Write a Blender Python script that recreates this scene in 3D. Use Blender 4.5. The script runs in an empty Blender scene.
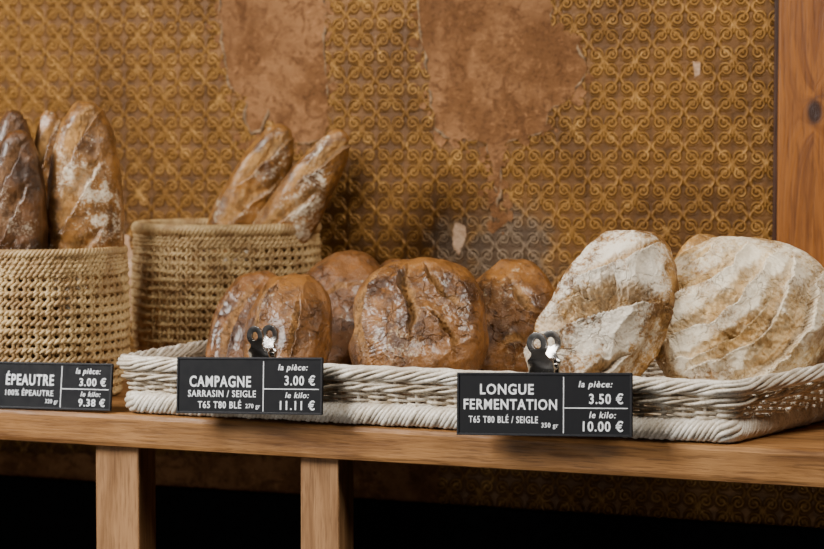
import bpy, bmesh, math, random
import numpy as np
from mathutils import Vector, Matrix, noise
random.seed(7)
C = bpy.context.scene.collection
PI = math.pi
# ---------------------------------------------------------------- camera
TH = math.atan(0.42); PH = math.atan(144.5/2400.0); FPX = 2400.0
SZ = 0.95                                   # shelf top height
F = Vector((-math.sin(TH), math.cos(TH), 0)); R = Vector((math.cos(TH), math.sin(TH), 0))
CAM = Vector((0, 0, SZ+0.30)) - 2.4*F
FW = F*math.cos(PH) - Vector((0, 0, math.sin(PH))); UP = F*math.sin(PH)+Vector((0, 0, math.cos(PH)))
cd = bpy.data.cameras.new('camera'); cam = bpy.data.objects.new('camera', cd); C.objects.link(cam)
cam.matrix_world = Matrix(((R.x, UP.x, -FW.x, CAM.x), (R.y, UP.y, -FW.y, CAM.y), (R.z, UP.z, -FW.z, CAM.z), (0, 0, 0, 1)))
cd.sensor_width = 36; cd.lens = FPX*36/824
cd.dof.use_dof = True; cd.dof.focus_distance = 2.40; cd.dof.aperture_fstop = 7.5
bpy.context.scene.camera = cam
def at_y(px, py, Y):                        # real place of a point seen on the vertical plane y = Y
    d = FW*FPX + R*(px-412) + UP*(274.5-py)
    return CAM + d*((Y-CAM.y)/d.y)

# ---------------------------------------------------------------- helpers
def obj(name, me, mat=None, parent=None):
    o = bpy.data.objects.new(name, me); C.objects.link(o)
    if mat: me.materials.append(mat)
    if parent: o.parent = parent
    return o
def tag(o, label=None, cat=None, group=None, kind=None):
    if label: o['label'] = label
    if cat: o['category'] = cat
    if group: o['group'] = group
    if kind: o['kind'] = kind
    return o
def empty(name, loc, rot=(0, 0, 0)):
    o = bpy.data.objects.new(name, None); C.objects.link(o); o.location = loc; o.rotation_euler = rot
    o.empty_display_size = 0.02
    return o
class MB:
    def __init__(s): s.v = []; s.f = []; s.n = 0
    def add(s, v, f):
        s.v.extend([tuple(p) for p in v]); s.f.extend([tuple(i+s.n for i in q) for q in f]); s.n += len(v)
    def tube(s, P, r, closed=False, sides=6, ref=(0, 0, 1)):
        P = np.array(P, float); n = len(P)
        T = (np.roll(P, -1, 0)-np.roll(P, 1, 0)) if closed else np.gradient(P, axis=0)
        T /= np.linalg.norm(T, axis=1)[:, None]+1e-12
        A = np.cross(T, np.array(ref, float)); A /= np.linalg.norm(A, axis=1)[:, None]+1e-9
        B = np.cross(A, T); r = np.broadcast_to(np.array(r, float), (n,))
        V = []
        for k in range(sides):
            a = 2*PI*k/sides
            V.append(P+(A*math.cos(a)+B*math.sin(a))*r[:, None])
        V = np.stack(V, 1).reshape(-1, 3); fs = []
        m = n if closed else n-1
        for i in range(m):
            j = (i+1) % n
            for k in range(sides):
                l = (k+1) % sides
                fs.append((i*sides+k, i*sides+l, j*sides+l, j*sides+k))
        if not closed:
            fs.append(tuple(range(sides-1, -1, -1))); fs.append(tuple((n-1)*sides+k for k in range(sides)))
        s.add(V, fs)
    def box(s, x0, x1, y0, y1, z0, z1):
        s.add([(x0, y0, z0), (x1, y0, z0), (x1, y1, z0), (x0, y1, z0), (x0, y0, z1), (x1, y0, z1), (x1, y1, z1), (x0, y1, z1)],
              [(0, 3, 2, 1), (4, 5, 6, 7), (0, 1, 5, 4), (1, 2, 6, 5), (2, 3, 7, 6), (3, 0, 4, 7)])
    def build(s, name, mat, parent=None, smooth=True, bevel=0):
        me = bpy.data.meshes.new(name); me.from_pydata(s.v, [], s.f); me.update()
        if smooth: me.polygons.foreach_set('use_smooth', [True]*len(me.polygons))
        o = obj(name, me, mat, parent)
        if bevel:
            b = o.modifiers.new('bevel', 'BEVEL'); b.width = bevel; b.segments = 3; b.limit_method = 'ANGLE'
            b.harden_normals = False
        return o
def box(name, b, mat, parent=None, bevel=0):
    m = MB(); m.box(*b); return m.build(name, mat, parent, smooth=False, bevel=bevel)

# ---------------------------------------------------------------- node helper
class NT:
    def __init__(s, name):
        s.mat = bpy.data.materials.new(name); s.mat.use_nodes = True
        s.nt = s.mat.node_tree; s.nt.nodes.clear()
        s.out = s.nt.nodes.new('ShaderNodeOutputMaterial'); s.p = s.nt.nodes.new('ShaderNodeBsdfPrincipled')
        s.nt.links.new(s.p.outputs[0], s.out.inputs[0])
    def put(s, sock, v):
        if isinstance(v, bpy.types.NodeSocket): s.nt.links.new(v, sock)
        elif v is not None:
            if sock.type == 'RGBA' and len(v) == 3: v = (*v, 1)
            sock.default_value = v
    def node(s, t, ins=None, **attrs):
        n = s.nt.nodes.new(t)
        for k, v in attrs.items(): setattr(n, k, v)
        for k, v in (ins or {}).items(): s.put(n.inputs[k], v)
        return n
    def m(s, op, a, b=None, c=None, clamp=False):
        n = s.nt.nodes.new('ShaderNodeMath'); n.operation = op; n.use_clamp = clamp
        for i, v in enumerate((a, b, c)):
            if v is not None: s.put(n.inputs[i], v)
        return n.outputs[0]
    def sm(s, v, lo, hi, a=0.0, b=1.0):
        n = s.node('ShaderNodeMapRange', {'Value': v, 'From Min': lo, 'From Max': hi, 'To Min': a, 'To Max': b}, interpolation_type='SMOOTHSTEP')
        return n.outputs[0]
    def mix(s, f, a, b, blend='MIX'):
        n = s.nt.nodes.new('ShaderNodeMix'); n.data_type = 'RGBA'; n.blend_type = blend
        s.put(n.inputs[0], f); s.put(n.inputs[6], a); s.put(n.inputs[7], b)
        return n.outputs[2]
    def co(s, scale=(1, 1, 1), loc=(0, 0, 0)):
        t = s.nt.nodes.new('ShaderNodeTexCoord')
        return s.node('ShaderNodeMapping', {'Vector': t.outputs['Object'], 'Scale': scale, 'Location': loc}).outputs[0]
    def noise(s, vec, scale, detail=4, rough=.55, dist=0):
        return s.node('ShaderNodeTexNoise', {'Vector': vec, 'Scale': scale, 'Detail': detail, 'Roughness': rough, 'Distortion': dist}).outputs[0]
    def bump(s, h, strength=.5, dist=.002, prev=None):
        n = s.node('ShaderNodeBump', {'Height': h, 'Strength': strength, 'Distance': dist})
        if prev is not None: s.nt.links.new(prev, n.inputs['Normal'])
        return n.outputs[0]
    def fin(s, col, rough=.5, normal=None, metal=0, spec=.5, coat=0):
        s.put(s.p.inputs['Base Color'], col); s.put(s.p.inputs['Roughness'], rough); s.put(s.p.inputs['Metallic'], metal)
        s.put(s.p.inputs['Specular IOR Level'], spec)
        if not isinstance(coat, (int, float)) or coat: s.put(s.p.inputs['Coat Weight'], coat); s.put(s.p.inputs['Coat Roughness'], .22)
        if normal is not None: s.put(s.p.inputs['Normal'], normal)
        return s.mat

# ---------------------------------------------------------------- materials
def wallpaper():
    n = NT('embossed_gilt_wallpaper'); t = n.node('ShaderNodeTexCoord'); sp = n.node('ShaderNodeSeparateXYZ', {0: t.outputs['Object']})
    wob = n.noise(t.outputs['Object'], 9, 2)
    X = n.m('ADD', sp.outputs[0], n.m('MULTIPLY', n.m('SUBTRACT', wob, .5), .006)); Z = sp.outputs[2]
    u = n.m('DIVIDE', X, .040); v = n.m('DIVIDE', Z, .041)
    a = n.m('ABSOLUTE', n.m('SUBTRACT', n.m('FRACT', u), .5)); b = n.m('SUBTRACT', n.m('FRACT', v), .5)
    def spiral(cx, cy, Rr, p, d, ph):
        dx = n.m('SUBTRACT', a, cx); dy = n.m('SUBTRACT', b, cy)
        r = n.m('SQRT', n.m('ADD', n.m('MULTIPLY', dx, dx), n.m('MULTIPLY', dy, dy)))
        ang = n.m('MULTIPLY', n.m('ARCTAN2', dy, dx), d/(2*PI))
        s_ = n.m('FRACT', n.m('ADD', n.m('SUBTRACT', n.m('DIVIDE', r, p), ang), ph+8.0))
        l = n.m('SUBTRACT', 1.0, n.m('ABSOLUTE', n.m('MULTIPLY', n.m('SUBTRACT', s_, .5), 2.0)))
        return n.m('MULTIPLY', n.sm(l, .0, .85), n.sm(r, Rr, Rr-.05))
    s1 = spiral(.255, .20, .250, .115, 1, .2); s2 = spiral(.225, -.27, .235, .105, -1, .55)
    w = n.m('ADD', .25, n.m('MULTIPLY', n.m('COSINE', n.m('MULTIPLY', v, 2*PI)), .20))
    og = n.sm(n.m('ABSOLUTE', n.m('SUBTRACT', a, w)), .10, .0)
    ax = n.m('MULTIPLY', n.sm(a, .08, .0), n.sm(n.m('ABSOLUTE', n.m('SUBTRACT', b, -.05)), .24, .15))
    h = n.m('MAXIMUM', n.m('MAXIMUM', s1, s2), n.m('MAXIMUM', n.m('MULTIPLY', og, .85), ax))
    fine = n.noise(t.outputs['Object'], 260, 4, .7); big = n.noise(t.outputs['Object'], 5.5, 5, .6); mid = n.noise(t.outputs['Object'], 45, 4, .7)
    def blob(px, py, r0, r1):
        c = at_y(px, py, .55)
        dx = n.m('SUBTRACT', sp.outputs[0], c.x); dz = n.m('SUBTRACT', sp.outputs[2], c.z)
        d = n.m('SQRT', n.m('ADD', n.m('MULTIPLY', dx, dx), n.m('MULTIPLY', dz, dz)))
        d = n.m('ADD', d, n.m('MULTIPLY', n.m('SUBTRACT', mid, .5), .10))
        return n.sm(d, r1, r0)
    worn = n.m('MAXIMUM', blob(510, 255, .03, .085), blob(455, 245, .01, .05))
    lo = n.mix(n.sm(big, .35, .65), (.078, .032, .006), (.138, .058, .010)); hi = n.mix(n.sm(big, .35, .65), (.235, .108, .021), (.35, .168, .033))
    hi = n.mix(n.sm(mid, .5, .72), hi, (.58, .31, .085)); lo = n.mix(n.sm(mid, .35, .55, .6, 0.0), lo, (.044, .018, .004))
    hi = n.mix(n.m('MULTIPLY', worn, .8), hi, (.22, .17, .12)); lo = n.mix(n.m('MULTIPLY', worn, .7), lo, (.058, .040, .025))
    hh = n.m('MULTIPLY', h, n.sm(fine, .20, .60, .30, .90))
    col = n.mix(hh, lo, hi)
    nb = n.bump(n.m('ADD', h, n.m('MULTIPLY', fine, .35)), .85, .0022)
    nb = n.bump(mid, .25, .004, nb)
    return n.fin(col, n.sm(fine, .3, .7, .34, .54), nb, .45, .35)
def plaster(name, c1, c2, c3):
    n = NT(name); v = n.co()
    a = n.noise(v, 14, 6, .65); b = n.noise(v, 110, 6, .75); c = n.noise(v, 30, 5, .7, 1.5); d = n.noise(v, 6, 3)
    col = n.mix(n.sm(a, .40, .60), c1, c2); col = n.mix(n.sm(c, .50, .62, 0, .7), col, c3); col = n.mix(n.sm(b, .54, .66, 0, .5), col, tuple(min(1, q*1.5) for q in c2))
    col = n.mix(n.sm(b, .46, .34, 0, .6), col, tuple(q*.5 for q in c3)); col = n.mix(n.sm(d, .5, .7, 0, .4), col, c3)
    return n.fin(col, .8, n.bump(n.m('ADD', a, n.m('MULTIPLY', b, .7)), 1.0, .007), 0, .2)
def wood(name, dark, light, pale, axis='x', rough=.5, sc=1.0, knot=None):
    n = NT(name)
    k = {'x': (5, 60, 60), 'z': (60, 60, 5)}[axis]; kf = {'x': (22, 420, 420), 'z': (420, 420, 22)}[axis]
    v = n.co(tuple(q*sc for q in k)); v1 = n.co(); vf = n.co(kf)
    if knot:
        t = n.node('ShaderNodeTexCoord'); sp = n.node('ShaderNodeSeparateXYZ', {0: t.outputs['Object']})
        dx = n.m('SUBTRACT', sp.outputs[0], knot[0]); dz = n.m('MULTIPLY', n.m('SUBTRACT', sp.outputs[2], knot[1]), .6)
        d = n.m('SQRT', n.m('ADD', n.m('MULTIPLY', dx, dx), n.m('MULTIPLY', dz, dz)))
        infl = n.m('DIVIDE', .0006, n.m('ADD', d, .006))
        xx = n.m('ADD', sp.outputs[0], n.m('MULTIPLY', infl, n.m('SIGN', dx)))
        v = n.node('ShaderNodeCombineXYZ', {0: n.m('MULTIPLY', xx, 90), 1: n.m('MULTIPLY', sp.outputs[1], 60), 2: n.m('MULTIPLY', sp.outputs[2], 3)}).outputs[0]
    g = n.noise(v, 1.0, 6, .62, .6); g2 = n.noise(v, 4.5, 4, .7); g3 = n.noise(vf, 1.0, 3, .6); bl = n.noise(v1, 7, 3)
    col = n.mix(n.sm(g, .32, .64), dark, light); col = n.mix(n.sm(g2, .50, .70, 0, .35), col, dark)
    col = n.mix(n.sm(bl, .5, .72, 0, .5), col, pale); col = n.mix(n.sm(g2, .40, .28, 0, .3), col, tuple(q*.5 for q in dark))
    col = n.mix(n.sm(g3, .52, .64, 0, .55), col, tuple(q*.65 for q in dark))
    if knot:
        col = n.mix(n.sm(d, .013, .005), col, (.03, .010, .004))
    return n.fin(col, n.sm(g2, .3, .7, rough-.08, rough+.15), n.bump(n.m('SUBTRACT', n.m('ADD', g, n.m('MULTIPLY', g2, .5)), n.m('MULTIPLY', g3, .7)), .45, .0015), 0, .3)
def bread(name, d1, d2, cut, flourc, thr=.5, crack=45, gloss=.42, bumpy=.5, ckamt=.15, soft=.2, spec=.5, bigw=.4, finew=2.0, coat=.4, dkw=.75, midw=.8):
    n = NT(name); v = n.co()
    at = n.node('ShaderNodeAttribute', attribute_name='mask'); sp = n.node('ShaderNodeSeparateColor', {0: at.outputs['Color']})
    cutm, fl, dk = sp.outputs[0], sp.outputs[1], sp.outputs[2]
    big = n.noise(v, 22, 5, .6); fine = n.noise(v, 260, 5, .8); mid = n.noise(v, 75, 5, .7, .3)
    dv = n.node('ShaderNodeMix', {0: .05}, data_type='VECTOR'); n.nt.links.new(v, dv.inputs[4])
    nz = n.node('ShaderNodeTexNoise', {'Vector': v, 'Scale': 40.0, 'Detail': 4.0}); n.nt.links.new(nz.outputs['Color'], dv.inputs[5])
    vor = n.node('ShaderNodeTexVoronoi', {'Vector': dv.outputs[1], 'Scale': float(crack)}, feature='DISTANCE_TO_EDGE').outputs['Distance']
    ck = n.m('MAXIMUM', n.sm(vor, .0, .045), n.sm(big, .50, .58))       # 0 on the few crack lines
    col = n.mix(n.sm(big, .34, .64), d1, d2)
    col = n.mix(n.sm(mid, .52, .68, 0, .5), col, tuple(min(1, q*1.5) for q in d2))
    col = n.mix(n.sm(mid, .47, .36, 0, .5), col, tuple(q*.75 for q in d1))
    col = n.mix(n.sm(fine, .58, .70, 0, .35), col, tuple(q*.4 for q in d1))
    col = n.mix(n.m('MULTIPLY', n.m('SUBTRACT', 1.0, ck), ckamt), col, tuple(q*.3 for q in d1))
    cc = n.mix(n.sm(mid, .40, .58), tuple(q*.50 for q in cut), cut)
    col = n.mix(n.m('MULTIPLY', cutm, .85), col, cc)
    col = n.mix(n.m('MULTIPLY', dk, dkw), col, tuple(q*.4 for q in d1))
    f0 = n.m('ADD', fl, n.m('MULTIPLY', n.m('SUBTRACT', mid, .5), midw)); f0 = n.m('ADD', f0, n.m('MULTIPLY', n.m('SUBTRACT', fine, .5), finew))
    f0 = n.m('ADD', f0, n.m('MULTIPLY', n.m('SUBTRACT', big, .5), bigw))
    f = n.m('MULTIPLY', n.sm(f0, thr-soft, thr+soft), n.m('ADD', 1-ckamt, n.m('MULTIPLY', ck, ckamt)))
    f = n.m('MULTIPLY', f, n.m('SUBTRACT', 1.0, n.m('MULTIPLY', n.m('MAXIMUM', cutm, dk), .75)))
    col = n.mix(n.m('MULTIPLY', f, .86), col, flourc)
    rg = n.m('ADD', gloss, n.m('MULTIPLY', n.m('MAXIMUM', f, cutm), .4)); rg = n.m('ADD', rg, n.m('MULTIPLY', fine, .10))
    h = n.m('ADD', n.m('MULTIPLY', mid, .7), n.m('MULTIPLY', fine, .6)); h = n.m('ADD', h, n.m('MULTIPLY', ck, ckamt*1.2))
    cw = n.m('MULTIPLY', n.m('SUBTRACT', 1.0, n.m('MAXIMUM', f, cutm), clamp=True), coat)
    return n.fin(col, rg, n.bump(h, bumpy, .0032), 0, spec, cw)
def fibre(name, c1, c2, c3, rough=.55):
    n = NT(name); v = n.co(); a = n.noise(v, 35, 4, .6); b = n.noise(v, 400, 3, .7)
    col = n.mix(n.sm(a, .35, .65), c1, c2); col = n.mix(n.sm(b, .45, .7, 0, .6), col, c3)
    return n.fin(col, rough, n.bump(b, .4, .0006), 0, .45)
def plain(name, c, rough=.5, metal=0, sc=80, var=.5, spec=.5):
    n = NT(name); v = n.co(); a = n.noise(v, sc, 4, .6)
    return n.fin(n.mix(n.sm(a, .3, .7), tuple(q*(1-var*.5) for q in c), c), n.sm(a, .3, .7, rough*.85, min(1, rough*1.15)), n.bump(a, .12, .0005), metal, spec)

M_wall = wallpaper()
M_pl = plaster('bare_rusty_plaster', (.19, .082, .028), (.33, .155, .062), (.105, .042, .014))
M_pl2 = plaster('pale_plaster', (.42, .24, .13), (.62, .42, .27), (.3, .16, .08))
M_edge = plain('torn_paper_edge', (.36, .22, .11), .9, sc=200, var=1.6)
M_oak = wood('oak_shelf', (.15, .062, .017), (.35, .165, .052), (.46, .24, .09), 'x', .48)
M_oakv = wood('oak_leg', (.20, .095, .036), (.39, .205, .088), (.45, .255, .12), 'z', .55)
kp = at_y(815, 112, .525)
M_pine = wood('pine_trim', (.115, .033, .0035), (.28, .095, .011), (.31, .112, .014), 'z', .45, knot=(kp.x, kp.z))
M_black = plain('black_painted_panel', (.004, .004, .005), .8, spec=.1)
M_floor = plain('dark_floor', (.03, .025, .02), .6, sc=6)
M_white = fibre('white_wicker', (.66, .57, .45), (.92, .86, .75), (.34, .25, .15), .30)
M_cream = fibre('cream_wicker', (.52, .42, .29), (.86, .78, .65), (.25, .17, .09), .30)
M_grass = fibre('seagrass', (.35, .21, .085), (.64, .45, .21), (.16, .09, .032), .5)
M_sign = plain('black_sign_board', (.0045, .005, .007), .6, spec=.2)
M_signf = plain('black_sign_frame', (.010, .010, .013), .5, spec=.3)
M_text = plain('white_lettering', (.88, .90, .93), .7, var=.1)
M_chrome = plain('polished_steel', (.38, .36, .34), .24, 1.0, var=.3)
B_dark = bread('dark_rye_crust', (.050, .016, .003), (.205, .078, .016), (.34, .16, .044), (.68, .56, .38), .93, 38, .28, .75, .45)
B_red = bread('chestnut_crust', (.066, .023, .004), (.275, .112, .023), (.40, .195, .052), (.70, .57, .38), .92, 34, .27, .75, .45)
B_bag = bread('floured_baguette_crust', (.088, .034, .007), (.37, .165, .038), (.52, .27, .076), (.86, .75, .56), .78, 50, .26, .55, .25, .2, bigw=.8)
B_bagd = bread('deep_brown_baguette_crust', (.030, .011, .003), (.130, .052, .014), (.20, .09, .026), (.54, .44, .32), .90, 50, .28, .55, .25)
B_flour = bread('heavily_floured_crust', (.17, .072, .014), (.54, .29, .078), (.62, .36, .105), (.96, .89, .75), .56, 30, .42, .8, .35, .20, .4, 1.1, 1.2, .2, .95, .9)
B_flour2 = bread('pale_floured_crust', (.36, .185, .052), (.72, .48, .19), (.68, .42, .145), (.96, .87, .69), .54, 42, .45, .7, .35, .28, .4, .9, 1.2, .2, .8, .9)

# ---------------------------------------------------------------- the setting
WY = .55
tag(box('wall_back', (-2.2, 1.8, WY, WY+.12, 0, 2.5), M_wall), kind='structure')
wall = bpy.data.objects['wall_back']
tag(box('floor', (-2.2, 1.8, -3.2, WY+.12, -.1, 0), M_floor), kind='structure')
xl = at_y(778, 100, .525).x
t1 = tag(box('trim_1', (xl, xl+.20, WY-.028, WY, SZ, 2.5), M_pine, bevel=.003), kind='structure')
box('moulding', (xl-.008, xl+.001, WY-.016, WY, SZ, 2.5), wood('dark_pine', (.025, .008, .002), (.06, .018, .004), (.05, .017, .005), 'z'), t1, .002)
tag(box('trim_2', (-2.2, 1.8, WY-.012, WY, 0, .783), M_black, bevel=.002), kind='structure')

def dens(pts, step=3.0, amp=2.2, seed=0):
    out = []
    for i in range(len(pts)):
        a = Vector(pts[i]); b = Vector(pts[(i+1) % len(pts)]); n = max(1, int((b-a).length/step))
        for k in range(n):
            p = a.lerp(b, k/n); q = Vector((p.x*.07, p.y*.07, seed))
            f = lambda o: amp*(noise.noise(q+o)*2+noise.noise(q*4+o)*1.2)
            out.append((p.x+f(Vector((0, 0, 0))), p.y+f(Vector((9, 3, 1)))))
    return out
def patch(pts, name, mat, edge=True, seed=0, amp=1.7, off=.0008):
    outl = dens(pts, 2.6, amp, seed)
    w = [at_y(x, y, WY-off) for x, y in outl]
    bm = bmesh.new(); vs = [bm.verts.new(p) for p in w]; f = bm.faces.new(vs)
    if f.normal.y > 0: f.normal_flip()
    r = bmesh.ops.extrude_face_region(bm, geom=[f]); 
    bmesh.ops.translate(bm, vec=(0, off*.9, 0), verts=[v for v in r['geom'] if isinstance(v, bmesh.types.BMVert)])
    bmesh.ops.recalc_face_normals(bm, faces=bm.faces)
    bmesh.ops.triangulate(bm, faces=[f for f in bm.faces if len(f.verts) > 4], ngon_method='EAR_CLIP')
    me = bpy.data.meshes.new(name); bm.to_mesh(me); bm.free()
    o = obj(name, me, mat, wall)
    if edge:
        rnd = random.Random(seed*11)
        m = MB(); rr = [max(.00010, .0006+.0044*noise.noise(Vector((i*.17, seed*3.3, 0)))) for i in range(len(w))]
        m.tube([(p.x, p.y+.0002, p.z) for p in w], rr, True, 6, (0, 1, 0)); m.build('torn_edge', M_edge, o)
        fk = MB()
        for _ in range(260):
            i = rnd.randrange(len(w)); c = w[i]; s_ = abs(rnd.gauss(0, .0032))+.0006
            cx = c.x+rnd.gauss(0, .008); cz = c.z+rnd.gauss(0, .008); nn_ = 9
            ring_ = [(cx+s_*(.6+.6*rnd.random())*math.cos(2*PI*k/nn_), WY-off*.9, cz+s_*(.6+.6*rnd.random())*math.sin(2*PI*k/nn_)) for k in range(nn_)]
            back_ = [(x, WY-.0001, z) for x, y, z in ring_]
            fk.add(ring_+back_+[(cx, WY-off*.95, cz)], [((k+1) % nn_, k, 2*nn_) for k in range(nn_)]+[(k, (k+1) % nn_, nn_+(k+1) % nn_, nn_+k) for k in range(nn_)])
        fk.build('plaster_fleck', mat, o, False)
    return o
patch([(222, -70), (219, 20), (224, 60), (229, 85), (248, 98), (246, 118), (252, 134), (262, 131), (268, 112), (284, 138), (300, 143), (318, 141), (328, 120), (325, 60), (322, -70)], 'plaster_patch', M_pl, seed=1)
patch([(418, -70), (418, 20), (426, 60), (430, 95), (436, 130), (452, 138), (488, 143), (494, 180), (496, 225), (500, 190), (503, 150), (512, 141), (543, 130), (550, 112), (574, 95), (588, 66), (575, 40), (552, 25), (546, -70)], 'plaster_patch', M_pl, seed=2)
patch([(108, 236), (127, 234), (135, 262), (134, 320), (112, 330)], 'plaster_patch', M_pl2, seed=3, edge=False)
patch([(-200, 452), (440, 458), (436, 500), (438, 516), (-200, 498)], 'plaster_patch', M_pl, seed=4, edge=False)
patch([(692, 60), (700, 62), (700, 74), (694, 77)], 'chipped_spot', M_pl2, False, 5, .8)
patch([(454, 222), (464, 224), (466, 240), (460, 256), (452, 246)], 'chipped_spot', M_pl2, False, 6, 1.2)

# ---------------------------------------------------------------- shelf
sh = empty('wooden_shelf', (-.2, .27, 0)); tag(sh, 'long oak shelf board on square wooden legs carrying the bread baskets', 'shelf')
def local(o, par):
    o.location = -par.location; return o
bm = bmesh.new(); nx = 500
prof = [(.535, SZ), (.30, SZ), (.006, SZ), (.0015, SZ-.0015), (0, SZ-.006), (0, SZ-.02), (0, SZ-.031), (.001, SZ-.0350), (.003, SZ-.036), (.535, SZ-.036)]
rings = []
for i in range(nx+1):
    x = -1.5+2.6*i/nx; row = []
    for y, z in prof:
        e = 0
        if y < .01: e = .0010*noise.noise(Vector((x*30, z*60, 2)))+.0012*noise.noise(Vector((x*9, z*20, 5)))
        row.append(bm.verts.new((x, y+abs(e), z)))
    rings.append(row)
for i in range(nx):
    for k in range(len(prof)):
        l = (k+1) % len(prof); bm.faces.new((rings[i][k], rings[i+1][k], rings[i+1][l], rings[i][l]))
bm.faces.new(rings[0]); bm.faces.new(rings[-1][::-1]); bmesh.ops.recalc_face_normals(bm, faces=bm.faces)
me = bpy.data.meshes.new('shelf_board'); bm.to_mesh(me); bm.free(); local(obj('shelf_board', me, M_oak, sh), sh)
def X_at(px, Y):                 # x of a vertical line seen at px on plane y = Y
    return at_y(px, 420, Y).x
for px, w_ in ((95, .053), (300, .044), (900, .05)):
    x = X_at(px, .012)
    local(box('leg', (x, x+w_, .012, .050, 0, SZ-.036), M_oakv, sh, .002), sh)

# ---------------------------------------------------------------- wicker tray
TCX, TCY, HX, HY, CR = 0.0, .142, .322, .130, .004
SPLAY = .050; OUT = .050
def rrect(hx, hy, r, n):
    L = [2*(hx-r), PI*r/2, 2*(hy-r), PI*r/2]*2; tot = sum(L); out = []
    for i in range(n):
        s = tot*i/n; k = 0
        while s > L[k]: s -= L[k]; k += 1
        if k == 0: p = (-hx+r+s, -hy); nn = (0, -1)
        elif k == 1: a = -PI/2+s/r; p = (hx-r+r*math.cos(a), -hy+r+r*math.sin(a)); nn = (math.cos(a), math.sin(a))
        elif k == 2: p = (hx, -hy+r+s); nn = (1, 0)
        elif k == 3: a = s/r; p = (hx-r+r*math.cos(a), hy-r+r*math.sin(a)); nn = (math.cos(a), math.sin(a))
        elif k == 4: p = (hx-r-s, hy); nn = (0, 1)
        elif k == 5: a = PI/2+s/r; p = (-hx+r+r*math.cos(a), hy-r+r*math.sin(a)); nn = (math.cos(a), math.sin(a))
        elif k == 6: p = (-hx, hy-r-s); nn = (-1, 0)
        else: a = PI+s/r; p = (-hx+r+r*math.cos(a), -hy+r+r*math.sin(a)); nn = (math.cos(a), math.sin(a))
        # the right end splays outward toward the back
        x = p[0] + (SPLAY*((p[1]+hy)/(2*hy))*max(0, p[0]/hx)**2)
        out.append((x, p[1], nn[0], nn[1]))
    return np.array(out), tot
NP = 1400; PATH, PER = rrect(HX, HY, CR, NP); sarr = np.arange(NP)*PER/NP
YF = (PATH[:, 1]+HY)/(2*HY)
ENDL = np.clip(PATH[:, 0]/HX, 0, 1.0)**4*YF
XO = np.clip(PATH[:, 0]/HX, 0, 1.0)**6*np.minimum(1, YF*1.6)*OUT       # the right end leans out toward its rim
def ring(off, z, h=0):
    return np.stack([PATH[:, 0]+PATH[:, 2]*off+XO*h**1.2, PATH[:, 1]+PATH[:, 3]*off, np.zeros(NP)+z], 1)
tray = empty('wicker_tray', (TCX, TCY, SZ)); tag(tray, 'long white wicker tray with braided rim, full of round loaves, lying on the oak shelf', 'tray')
TH_ = .060; EK = .018
def flare(h): return .002+.012*h**1.3
NS = 84
st = MB()
for k in range(NS):
    i = int(NP*k/NS); p = PATH[i]; P = []
    for j in range(6):
        h = j/5; P.append((p[0]+p[2]*flare(h)+XO[i]*h**1.2, p[1]+p[3]*flare(h), .008+h*(TH_-.012)+ENDL[i]*EK*h))
    st.tube(P, .0027, False, 8, (p[3], -p[2], 0))
st.build('stakes', M_white, tray)
def nzs(sc, k, amp):
    return np.array([noise.noise(Vector((math.cos(2*PI*s/PER)*sc, math.sin(2*PI*s/PER)*sc, k*3.7))) for s in sarr])*amp
wv = MB(); rows = 10
for r_ in range(rows):
    h = .28+.52*r_/(rows-1)
    ph = sarr/PER*NS*PI + (r_ % 2)*PI
    off = flare(h)+.0040*np.cos(ph)
    P = ring(off, .008+h*(TH_-.012), h); P[:, 2] += ENDL*EK*h+nzs(16, r_, .0014)
    wv.tube(P, .0016+nzs(20, r_+90, .0006), True, 8)
wv.build('side_weave', M_cream, tray)
def rope(mb, z, off, rad, sr, pitch, n, jit=0, zs=1.0, h=1.0, sc=6, var=0):
    turns = round(PER/pitch)
    for k in range(n):
        a = 2*PI*turns*sarr/PER + 2*PI*k/n
        P = ring(off+rad*np.cos(a)+nzs(sc, k, jit), z, h); P[:, 2] += zs*rad*np.sin(a)+nzs(sc, k+40, jit)+ENDL*EK*h
        mb.tube(P, sr*(1+var*(-1)**k)+nzs(sc*1.5, k+70, sr*.4), True, 8)
rim = MB(); rope(rim, TH_-.0055, flare(1)+.001, .0052, .0021, .13, 8, .0009, 1.15, 1, 16, .15); rim.build('rim', M_white, tray)
rim2 = MB(); rope(rim2, TH_-.0190, flare(.8)+.0030, .0024, .0016, .08, 3, .0008, 1.2, .75, 16, .1); rim2.build('rim_strand', M_cream, tray)
ft = MB(); rope(ft, .0128, .0052, .0064, .0032, .042, 8, .0004, 1.32, 0, 10); ft.build('foot_border', M_white, tray)
bm = bmesh.new()
lo = [bm.verts.new((p[0]-p[2]*.006, p[1]-p[3]*.006, .004)) for p in PATH[::4]]; f = bm.faces.new(lo)
r = bmesh.ops.extrude_face_region(bm, geom=[f]); bmesh.ops.translate(bm, vec=(0, 0, .006), verts=[v for v in r['geom'] if isinstance(v, bmesh.types.BMVert)])
bmesh.ops.recalc_face_normals(bm, faces=bm.faces); me = bpy.data.meshes.new('tray_base'); bm.to_mesh(me); bm.free(); obj('tray_base', me, M_cream, tray)
fl = MB()
for k in range(34):
    y = -HY+.010+k*(2*HY-.02)/33; xs = np.linspace(-HX+.014, HX-.014+(SPLAY-.004)*(y+HY)/(2*HY), 170)
    P = np.stack([xs, np.full(170, y), .011+.0014*np.cos(xs/.02*PI+(k % 2)*PI)], 1); fl.tube(P, .0032, False, 5)
fl.build('floor_weave', M_cream, tray)
FLOOR = SZ+.0145

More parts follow.
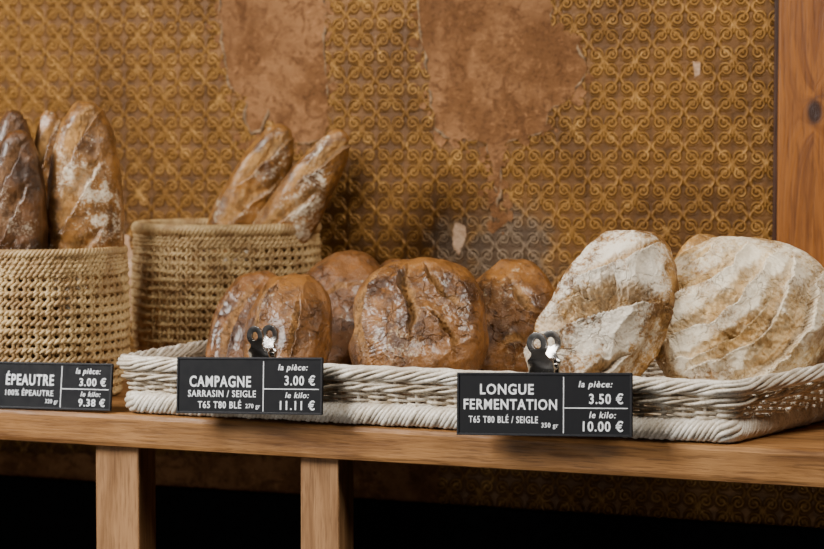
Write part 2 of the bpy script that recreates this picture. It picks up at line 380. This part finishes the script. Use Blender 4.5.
# ---------------------------------------------------------------- seagrass baskets
def basket(cx, cy, R0, H, label, rotz=0, N=44, rimr=.0022):
    t = empty('seagrass_basket', (cx, cy, SZ), (0, 0, rotz)); tag(t, label, 'basket', 'seagrass baskets of baguettes')
    def rad(h): return R0*(.93+.07*min(1, h*4)+.040*math.sin(PI*h))
    pit = .0104; z0 = .006; nr = int((H-.024-z0)/pit)
    m = MB()
    for k in range(N):
        for s in (-1, 1):                     # looping uprights: two strands that cross at every woven row
            P = []; nj = nr*7+12
            for j in range(nj):
                z = .003+(H-.008)*j/(nj-1); a = 2*PI*(k+.5)/N+s*(.36*2*PI/N)*abs(math.sin(PI*(z-z0)/pit)); r = rad(z/H)+s*.0006+.0010*abs(math.sin(PI*(z-z0)/pit))
                P.append((r*math.cos(a), r*math.sin(a), z))
            a = 2*PI*(k+.5)/N
            m.tube(P, .0020, False, 5, (math.sin(a), -math.cos(a), 0))
    m.build('stakes', M_grass, t)
    w = MB(); zs = [z0+i*pit for i in range(nr+1)]
    z = zs[-1]+.0046
    while z < H-.008: zs.append(z); z += .0046
    n = N*8; ang = np.arange(n)*2*PI/n
    for i, z in enumerate(zs):
        r = rad(z/H)
        jz = np.array([noise.noise(Vector((math.cos(a)*4, math.sin(a)*4, z*90))) for a in ang])*.0018
        jr = np.array([noise.noise(Vector((math.cos(a)*9, math.sin(a)*9, z*90+5))) for a in ang])*.0018
        for k in range(2):
            ph = ang*N+k*PI+(i % 2)*PI/2
            rr = r+jr+.0027*np.cos(ph)
            w.tube(np.stack([rr*np.cos(ang), rr*np.sin(ang), z+jz+.0022*np.sin(ph)], 1), .0020+.0003*jr/.0014, True, 6)
    w.build('weave', M_grass, t)
    rm = MB(); n = 480; ang = np.arange(n)*2*PI/n; r = rad(1)+.001; q_ = rimr/.0024
    for k in range(4):
        ph = ang*34+k*PI/2
        rm.tube(np.stack([(r+.0032*q_*np.cos(ph))*np.cos(ang), (r+.0032*q_*np.cos(ph))*np.sin(ang), H-.004*q_+.0038*q_*np.sin(ph)], 1), rimr, True, 6)
    rm.build('rim', M_grass, t)
    b = MB()
    for q in range(14):
        rr = max(.002, R0*.92*(q+.5)/14); an = np.arange(60)*2*PI/60; b.tube(np.stack([rr*np.cos(an), rr*np.sin(an), np.full(60, .0045)], 1), .0040, True, 6)
    b.build('basket_base', M_grass, t)
    return t
B1 = Vector((-.521, .130)); B2 = Vector((-.421, .415))
basket(B1.x, B1.y, .101, .168, 'woven seagrass basket at the far left behind the épeautre sign, holding four baguettes', 0, 52)
basket(B2.x, B2.y, .109, .186, 'taller woven seagrass basket behind the wicker tray, holding two leaning baguettes', .4, 56, .0030)

# ---------------------------------------------------------------- breads
def ico(sub):
    bm = bmesh.new(); bmesh.ops.create_icosphere(bm, subdivisions=sub, radius=1); bm.verts.ensure_lookup_table()
    co = np.array([v.co[:] for v in bm.verts]); fs = [tuple(v.index for v in f.verts) for f in bm.faces]; bm.free(); return co, fs
ICO = {6: ico(6), 7: ico(7), 8: ico(8)}
def sstep(x, a, b):
    t = np.clip((x-a)/(b-a), 0, 1); return t*t*(3-2*t)
def nz(co, s, seed, octv=1):
    o = Vector((seed*3.17, seed*1.31, seed*7.7))
    if octv == 1: return np.array([noise.noise(Vector(c)*s+o) for c in co])
    return np.array([noise.fractal(Vector(c)*s+o, .9, 2.0, octv) for c in co])
def loaf(name, a, b, c, cuts, seed, mat, flour=.3, k=2.3, low=.07, mid=.013, sub=7, bot=.75, twist=0, facets=0, taper=0, rag=.03):
    n, fs = ICO[sub]
    q = n/((np.abs(n)**k).sum(1)**(1/k))[:, None]
    sc = np.array([a, b, c]); m = min(a, c)
    nn = n*np.array([1, b/a, 1])                      # keeps the wrinkles round on long loaves
    D = low*nz(nn, 1.6, seed)+low*.3*nz(nn, 3.2, seed+2)+mid*nz(nn, 7, seed+4, 4)
    if facets:                                         # broad angular folds of the dough
        rs = np.random.RandomState(seed); dirs = rs.normal(size=(18, 3)); dirs /= np.linalg.norm(dirs, axis=1)[:, None]; dirs[:, 2] = np.abs(dirs[:, 2])
        hh = 1-facets*rs.uniform(.2, 1, 18); wob = n+.08*np.stack([nz(n, 2.5, seed+80+i) for i in range(3)], 1)
        cs = wob@dirs.T; rr = np.where(cs > .25, hh[None]/np.maximum(cs, .25), 9).min(1)
        D += np.minimum(0, rr-1)
    cutm = np.zeros(len(n)); dk = np.zeros(len(n))
    top = sstep(n[:, 2], -.35, .0); ba = b/a
    edge_n = .5*nz(nn, 9, seed+61)+.35*nz(nn, 22, seed+62) if cuts else 0   # ragged torn edges
    band_n = rag*nz(nn, 9, seed+20)+rag*.8*nz(nn, 24, seed+21) if cuts else 0
    for ct in cuts:
        pts = np.array(ct['p'], float); L = 44
        tt = np.linspace(0, len(pts)-1, L); i0 = np.minimum(tt.astype(int), len(pts)-2); fr = (tt-i0)[:, None]
        pm = np.vstack([2*pts[0]-pts[1], pts, 2*pts[-1]-pts[-2]])
        p0, p1, p2, p3 = pm[i0], pm[i0+1], pm[i0+2], pm[i0+3]
        cu = .5*((2*p1)+(-p0+p2)*fr+(2*p0-5*p1+4*p2-p3)*fr**2+(-p0+3*p1-3*p2+p3)*fr**3)
        cu = cu+np.array([[.045*noise.noise(Vector((x*6, y*6, seed))), .045*noise.noise(Vector((x*6+9, y*6, seed)))] for x, y in cu])
        S = np.array([1, ba]); cu2 = cu*S; P = q[:, :2]*S
        d2 = ((P[:, None, :]-cu2[None])**2).sum(2); j = d2.argmin(1); dist = np.sqrt(d2[np.arange(len(j)), j])
        T = np.gradient(cu2, axis=0); T /= np.linalg.norm(T, axis=1)[:, None]
        dv = P-cu2[j]; sg = np.sign(T[j, 0]*dv[:, 1]-T[j, 1]*dv[:, 0])
        u = j/(L-1); endp = (j == 0) | (j == L-1)
        tp = np.clip(np.sin(PI*np.clip(u, .02, .98)), 0, 1)**.6
        s = dist*sg+.045*edge_n; w = ct['w']*tp*(1+.35*np.array([noise.noise(Vector((x*7, seed, 0))) for x in np.linspace(0, 1, L)])[j])+.004; t = s/w
        e = top*tp*np.where(endp, np.exp(-(dist/.06)**2), 1)
        band = sstep(t, -.03, .05)*(1-sstep(t, .7, 1.1))
        # the flap swells toward its torn edge, drops off sharply, and the opened dough rises again beyond
        flap = np.where(t < .04, np.exp(np.clip(t, -9, 0)/.55)*sstep(-t, -.04, .02), 0)
        D += e*ct.get('e', .06)*flap - e*ct.get('d', .1)*sstep(t, -.03, .03)*(1-sstep(t, .08, 1.05))
        D += e*band*band_n
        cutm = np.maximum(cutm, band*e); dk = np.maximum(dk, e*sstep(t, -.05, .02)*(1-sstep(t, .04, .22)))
    fl = flour*(.5+.6*n[:, 2])+.28*nz(nn, 2.3, seed+31)+.12*nz(nn, 6, seed+37)+.2*np.maximum(0, D-low*.5)
    if twist: fl += .16*np.sin(q[:, 1]*twist+n[:, 0]*2.5+seed)
    co = q*sc; co[:, 2] = np.where(co[:, 2] < 0, co[:, 2]*bot, co[:, 2])
    nrm = n/sc; nrm /= np.linalg.norm(nrm, axis=1)[:, None]
    co = co+nrm*(D*m)[:, None]
    if taper:
        g = 1-taper*np.abs(q[:, 1])**2.2; co[:, 0] *= g; co[:, 2] *= g
    me = bpy.data.meshes.new(name); me.from_pydata(co.tolist(), [], fs); me.update()
    me.polygons.foreach_set('use_smooth', [True]*len(me.polygons))
    ca = me.color_attributes.new('mask', 'FLOAT_COLOR', 'POINT')
    ca.data.foreach_set('color', np.stack([cutm, np.clip(fl, 0, 1), dk, np.ones(len(n))], 1).astype('f').ravel())
    return obj(name, me, mat), co
def pose(o, co, center, D, face, base=None):
    y = Vector(D).normalized(); z = Vector(face); z = (z-z.dot(y)*y).normalized(); x = y.cross(z)
    Mx = Matrix((x, y, z)).transposed(); o.rotation_euler = Mx.to_euler()
    c = Vector(center)
    if base is not None: c.z = base-float((co@np.array(Mx).T)[:, 2].min())
    o.location = c
    return o
TOCAM = -F
def round_loaf(X, Y, a, b, c, tilt, roll, cuts, seed, mat, label, flour=.3, base=FLOOR, yaw=0, **kw):
    """stands leaning back: its scored face looks toward the room, its long side climbs"""
    o, co = loaf('bread_loaf', a, b, c, cuts, seed, mat, flour, **kw)
    t = math.radians(tilt); f0 = Vector((math.sin(math.radians(yaw+12)), -math.cos(math.radians(yaw+12)), 0))
    D = -f0*math.cos(t)+Vector((0, 0, 1))*math.sin(t)
    r0 = math.radians(roll); side = Vector((-f0.y, f0.x, 0))
    D = (D*math.cos(r0)+side*math.sin(r0)).normalized()
    pose(o, co, (X, Y, 1), D, f0*math.sin(t)+Vector((0, 0, math.cos(t))), base)
    tag(o, label, 'bread', 'round loaves in the wicker tray')
    return o
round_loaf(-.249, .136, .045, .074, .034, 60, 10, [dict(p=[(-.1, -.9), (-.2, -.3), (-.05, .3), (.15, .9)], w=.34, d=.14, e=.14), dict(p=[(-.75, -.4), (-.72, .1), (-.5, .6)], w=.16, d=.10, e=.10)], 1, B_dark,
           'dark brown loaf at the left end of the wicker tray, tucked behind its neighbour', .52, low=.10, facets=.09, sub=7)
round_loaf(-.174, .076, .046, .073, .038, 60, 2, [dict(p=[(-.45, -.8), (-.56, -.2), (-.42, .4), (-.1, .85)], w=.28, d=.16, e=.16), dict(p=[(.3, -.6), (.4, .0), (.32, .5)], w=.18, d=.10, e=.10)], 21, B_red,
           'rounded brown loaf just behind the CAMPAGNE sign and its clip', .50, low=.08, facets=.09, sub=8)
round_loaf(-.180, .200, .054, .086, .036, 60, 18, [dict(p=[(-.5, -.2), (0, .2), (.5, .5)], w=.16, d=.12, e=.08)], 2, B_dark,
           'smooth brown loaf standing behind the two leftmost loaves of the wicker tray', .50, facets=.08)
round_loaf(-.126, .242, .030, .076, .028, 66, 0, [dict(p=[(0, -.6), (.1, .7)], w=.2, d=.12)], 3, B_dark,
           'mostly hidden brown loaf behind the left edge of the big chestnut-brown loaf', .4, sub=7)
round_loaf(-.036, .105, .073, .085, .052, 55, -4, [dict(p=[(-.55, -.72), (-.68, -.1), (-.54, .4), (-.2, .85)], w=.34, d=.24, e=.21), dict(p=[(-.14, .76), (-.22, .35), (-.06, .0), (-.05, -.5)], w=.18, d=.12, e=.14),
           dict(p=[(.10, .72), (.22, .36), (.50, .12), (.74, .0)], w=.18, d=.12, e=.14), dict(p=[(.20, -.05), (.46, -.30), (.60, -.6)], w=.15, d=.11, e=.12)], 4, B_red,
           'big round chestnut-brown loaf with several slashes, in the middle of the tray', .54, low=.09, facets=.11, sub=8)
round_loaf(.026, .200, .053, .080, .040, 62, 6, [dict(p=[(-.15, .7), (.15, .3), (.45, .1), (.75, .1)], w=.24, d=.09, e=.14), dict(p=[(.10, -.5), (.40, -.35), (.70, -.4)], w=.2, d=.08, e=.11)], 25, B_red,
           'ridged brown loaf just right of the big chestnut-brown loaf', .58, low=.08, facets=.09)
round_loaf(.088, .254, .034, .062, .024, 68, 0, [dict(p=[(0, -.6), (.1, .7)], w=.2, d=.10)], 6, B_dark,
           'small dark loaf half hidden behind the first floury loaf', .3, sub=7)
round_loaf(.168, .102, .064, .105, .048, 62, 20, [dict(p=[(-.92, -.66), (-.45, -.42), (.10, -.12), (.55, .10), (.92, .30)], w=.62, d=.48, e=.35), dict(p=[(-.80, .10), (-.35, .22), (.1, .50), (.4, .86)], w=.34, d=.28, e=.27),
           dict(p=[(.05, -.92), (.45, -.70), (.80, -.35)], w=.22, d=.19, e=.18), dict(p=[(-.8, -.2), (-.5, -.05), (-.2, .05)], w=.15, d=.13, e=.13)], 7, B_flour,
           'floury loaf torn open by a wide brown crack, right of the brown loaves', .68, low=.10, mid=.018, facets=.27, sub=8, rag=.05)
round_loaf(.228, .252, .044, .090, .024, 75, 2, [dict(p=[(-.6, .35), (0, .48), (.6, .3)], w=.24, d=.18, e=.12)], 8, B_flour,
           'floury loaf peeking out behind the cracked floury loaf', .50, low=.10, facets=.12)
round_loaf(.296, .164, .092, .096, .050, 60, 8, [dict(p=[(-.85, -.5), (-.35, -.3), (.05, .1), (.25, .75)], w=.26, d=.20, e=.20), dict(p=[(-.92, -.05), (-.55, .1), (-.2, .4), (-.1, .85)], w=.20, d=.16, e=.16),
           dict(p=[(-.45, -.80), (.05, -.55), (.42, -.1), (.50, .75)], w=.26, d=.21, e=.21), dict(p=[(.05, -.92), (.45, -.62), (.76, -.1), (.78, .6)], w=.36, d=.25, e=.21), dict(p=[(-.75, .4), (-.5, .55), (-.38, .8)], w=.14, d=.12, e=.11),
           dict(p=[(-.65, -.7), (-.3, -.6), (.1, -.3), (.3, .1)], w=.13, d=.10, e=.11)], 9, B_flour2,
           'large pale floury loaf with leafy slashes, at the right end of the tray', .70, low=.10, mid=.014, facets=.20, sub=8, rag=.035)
def baguette(tip, D, r, seed, mat, label, flour, base=SZ+.010, face=None, c=.88):
    D = Vector(D).normalized(); tip = Vector(tip); b = (tip.z-base)/(2*D.z)*.985
    cuts = []
    for q in (-.62, -.14, .32, .72): cuts.append(dict(p=[(-.58, q-.28), (-.24, q-.11), (.18, q+.11), (.56, q+.26)], w=.48, d=.19, e=.19))
    o, co = loaf('baguette', r, b, r*c, cuts, seed, mat, flour, k=2.6, low=.07, mid=.011, sub=7, bot=.95, twist=7, facets=.04, taper=.15)
    pose(o, co, tip-D*b, D, face or (TOCAM+Vector((0, 0, .1))), base)
    tag(o, label, 'bread', 'baguettes standing in the seagrass baskets')
baguette(at_y(86, 97, .145), (.02, .0, 1), .044, 11, B_bag, 'tall floured baguette on the right side of the far left basket', .58)
baguette(at_y(18, 127, .086), (.02, .0, 1), .034, 12, B_bagd, 'dark baguette at the front of the far left basket', .50)
baguette(at_y(50, 107, .198), (-.02, 0, 1), .027, 13, B_bag, 'baguette standing behind the other two, between them, in the far left basket', .5)
baguette(at_y(13, 107, .165), (.0, 0.0, 1), .031, 14, B_bagd, 'baguette at the back left of the far left basket, cut by the photo edge', .5)
baguette(at_y(284, 125, .448), (.48, .0, 1), .040, 15, B_bag, 'left of the two baguettes leaning out of the taller basket', .48)
baguette(at_y(344, 131, .402), (.70, -.0, 1), .034, 16, B_bag, 'right baguette of the pair leaning out of the taller basket', .60)

# ---------------------------------------------------------------- price signs
def text_mesh(body, x0, x1, y0, y1, bold=.016, shear=0):
    cu = bpy.data.curves.new('t', 'FONT'); cu.body = body; cu.size = 1; cu.offset = bold; cu.extrude = .02; cu.resolution_u = 3; cu.space_character = 1.14; cu.shear = shear
    o = bpy.data.objects.new('t', cu); C.objects.link(o); bpy.context.view_layer.update()
    dg = bpy.context.evaluated_depsgraph_get(); me = bpy.data.meshes.new_from_object(o.evaluated_get(dg))
    bpy.data.objects.remove(o); bpy.data.curves.remove(cu)
    v = np.zeros(len(me.vertices)*3); me.vertices.foreach_get('co', v); v = v.reshape(-1, 3)
    mn = v.min(0); mx = v.max(0)
    v[:, 0] = x0+(v[:, 0]-mn[0])/(mx[0]-mn[0])*(x1-x0); v[:, 1] = y0+(v[:, 1]-mn[1])/(mx[1]-mn[1])*(y1-y0); v[:, 2] = (v[:, 2]-mn[2])/(mx[2]-mn[2]+1e-9)*.0004
    me.vertices.foreach_set('co', v.ravel()); me.update(); return me
def sign(cx, y, ztop, W, H, tiltx, roll, items, label, uv=.60):
    """items: (part name, text, u0, u1, v0, v1) measured from the sign's top left"""
    root = empty('price_sign', (cx, y, ztop))
    Mx = Matrix.Rotation(PI/2-math.radians(tiltx), 3, 'X') @ Matrix.Rotation(math.radians(roll), 3, 'Z')
    root.rotation_euler = Mx.to_euler()
    tag(root, label, 'price sign', 'black price signs')
    m = MB(); m.box(-W/2, W/2, -H, 0, -.0030, 0); m.build('board', M_sign, root, False, .0012)
    fr = MB(); e = .0022
    for b_ in ((-W/2, W/2, -e, 0), (-W/2, W/2, -H, -H+e), (-W/2, -W/2+e, -H+e, -e), (W/2-e, W/2, -H+e, -e)): fr.box(b_[0], b_[1], b_[2], b_[3], -.0005, .0010)
    fr.build('frame', M_signf, root, False, .0004)
    X = lambda u: -W/2+u*W
    Y = lambda v: -v*H
    l = MB(); l.box(X(uv)-.0004, X(uv)+.0004, Y(.95), Y(.07), 0, .0004); l.build('divider', M_text, root, False)
    l = MB(); l.box(X(uv), X(.975), Y(.555)-.0004, Y(.555)+.0004, 0, .0004); l.build('divider', M_text, root, False)
    for nm, body, u0, u1, v0, v1 in items:
        me = text_mesh(body, X(u0), X(u1), Y(v1), Y(v0), {'product_text': .020, 'price_text': .016, 'caption_text': .012}.get(nm, .008), .22 if nm == 'caption_text' else 0); o = obj(nm, me, M_text, root); o.location = (0, 0, .0001)
    return root
x1 = X_at(249, -.024); x2 = X_at(543, -.026); x0 = X_at(53, .004)
sign(x1, -.023, SZ+.068, .166, .0580, 6, 1.9, [('product_text', 'CAMPAGNE', .09, .515, .33, .53), ('detail_text', 'SARRASIN / SEIGLE', .08, .55, .585, .705), ('detail_text', 'T65 T80 BLÉ', .15, .45, .75, .905),
     ('weight_text', '270 gr', .48, .58, .82, .92), ('caption_text', 'la pièce:', .70, .90, .12, .26), ('price_text', '3.00 €', .745, .95, .31, .49), ('caption_text', 'le kilo:', .75, .91, .61, .71), ('price_text', '11.11 €', .715, .95, .75, .92)],
     'black sign reading CAMPAGNE 3.00 €, clipped to the tray front')
sign(x2, -.025, SZ+.065, .180, .0615, 6, 2.1, [('product_text', 'LONGUE', .135, .445, .18, .35), ('product_text', 'FERMENTATION', .040, .578, .42, .59), ('detail_text', 'T65 T80 BLÉ / SEIGLE', .07, .47, .665, .80),
     ('weight_text', '350 gr', .49, .585, .79, .89), ('caption_text', 'la pièce:', .70, .89, .13, .26), ('price_text', '3.50 €', .76, .95, .32, .49), ('caption_text', 'le kilo:', .76, .91, .61, .71), ('price_text', '10.00 €', .725, .95, .75, .92)],
     'black sign reading LONGUE FERMENTATION 3.50 €, clipped to the tray front', .615)
sign(x0, .008, SZ+.0505, .144, .0505, 9, 1.2, [('product_text', 'ÉPEAUTRE', .09, .505, .20, .50), ('detail_text', '100% ÉPEAUTRE', .09, .505, .565, .72),
     ('weight_text', '320 gr', .44, .55, .78, .90), ('caption_text', 'la pièce:', .69, .90, .11, .27), ('price_text', '3.00 €', .725, .95, .31, .49), ('caption_text', 'le kilo:', .74, .91, .605, .71), ('price_text', '9.38 €', .725, .95, .75, .92)],
     'black sign reading ÉPEAUTRE 3.00 €, leaning on the far left basket', .57)

# ---------------------------------------------------------------- metal clips holding the signs
def clip(px, label, yaw, K=1.3):
    x = X_at(px, -.008); root = empty('sign_clip', (x, -.008, SZ+.063), (0, 0, yaw)); tag(root, label, 'clip', 'metal sign clips')
    def plate(s, nm):
        bm = bmesh.new(); N = 40; Rr = .0088
        pts = [(-.0110, -.008), (-.0110, .009), (-.0066, .0130), (-.0058, .0155)]
        cz = .0220
        a0 = math.asin(.0058/Rr); arc = [(Rr*math.sin(a), cz-Rr*math.cos(a)) for a in np.linspace(-a0-.05, -2*PI+a0+.05, N)]
        pts = pts+arc+[(.0058, .0155), (.0066, .0130), (.0110, .009), (.0110, -.008)]
        hole = [(.0036*math.sin(a), cz+.0003-.0036*math.cos(a)) for a in np.linspace(0, 2*PI, 25)[:-1]]
        def mk(P): 
            vs = [bm.verts.new((p[0], 0, p[1])) for p in P]; return [bm.edges.new((vs[i], vs[(i+1) % len(vs)])) for i in range(len(vs))]
        E = mk(pts)+mk(hole); bmesh.ops.triangle_fill(bm, edges=E, use_beauty=True)
        bmesh.ops.subdivide_edges(bm, edges=[e for e in bm.edges if e.calc_length() > .005], cuts=2)
        for v in bm.verts:
            z = v.co.z; v.co.y = s*(.0030+.0068*float(sstep(np.array(z), .000, .022))); v.co *= K
        me = bpy.data.meshes.new(nm); bm.to_mesh(me); bm.free(); o = obj(nm, me, M_chrome, root)
        me.polygons.foreach_set('use_smooth', [True]*len(me.polygons))
        so = o.modifiers.new('thickness', 'SOLIDIFY'); so.thickness = .0024; so.offset = 0
        be = o.modifiers.new('bevel', 'BEVEL'); be.width = .0009; be.segments = 3
        return o
    plate(-1, 'front_plate'); plate(1, 'back_plate')
    m = MB(); P = [(K*(-.0100+.020*i/120), K*.0036*math.cos(i/120*2*PI*9), K*(.0070+.0036*math.sin(i/120*2*PI*9))) for i in range(121)]
    m.tube(P, .0015, False, 6, (1, .1, .1)); m.build('spring', M_chrome, root)
    m = MB(); m.tube([(-.0160, 0, .0086), (.0160, 0, .0086)], .0018, False, 8, (0, 0, 1)); m.build('hinge_pin', M_chrome, root)
clip(263, 'shiny metal clip above the CAMPAGNE sign', -.24, 1.20)
clip(544, 'shiny metal clip above the LONGUE FERMENTATION sign', -.20, 1.32)

# ---------------------------------------------------------------- light
def area(name, loc, aim, size, power, col):
    l = bpy.data.lights.new(name, 'AREA'); l.size = size; l.energy = power; l.color = col
    o = bpy.data.objects.new(name, l); C.objects.link(o); o.location = loc
    o.rotation_euler = (Vector(aim)-Vector(loc)).to_track_quat('-Z', 'Y').to_euler(); return o
area('window_light', (-1.25, -1.2, 2.0), (.05, .1, 1.03), .75, 74, (1.0, .97, .93))
area('right_fill', (.75, -.5, 2.4), (.05, .2, 1.05), .5, 24, (1.0, .93, .83))  # added fill from upper right, lifts shadows on wall and breads; no actual fixture
area('under_shelf_fill', (-.7, -2.0, .40), (.1, .5, .88), .6, 6, (1.0, .94, .88))  # added low fill to brighten wall and legs below the shelf; no real opening
w = bpy.data.worlds.new('world'); bpy.context.scene.world = w; w.use_nodes = True
w.node_tree.nodes['Background'].inputs[0].default_value = (.9, .93, 1, 1); w.node_tree.nodes['Background'].inputs[1].default_value = .025
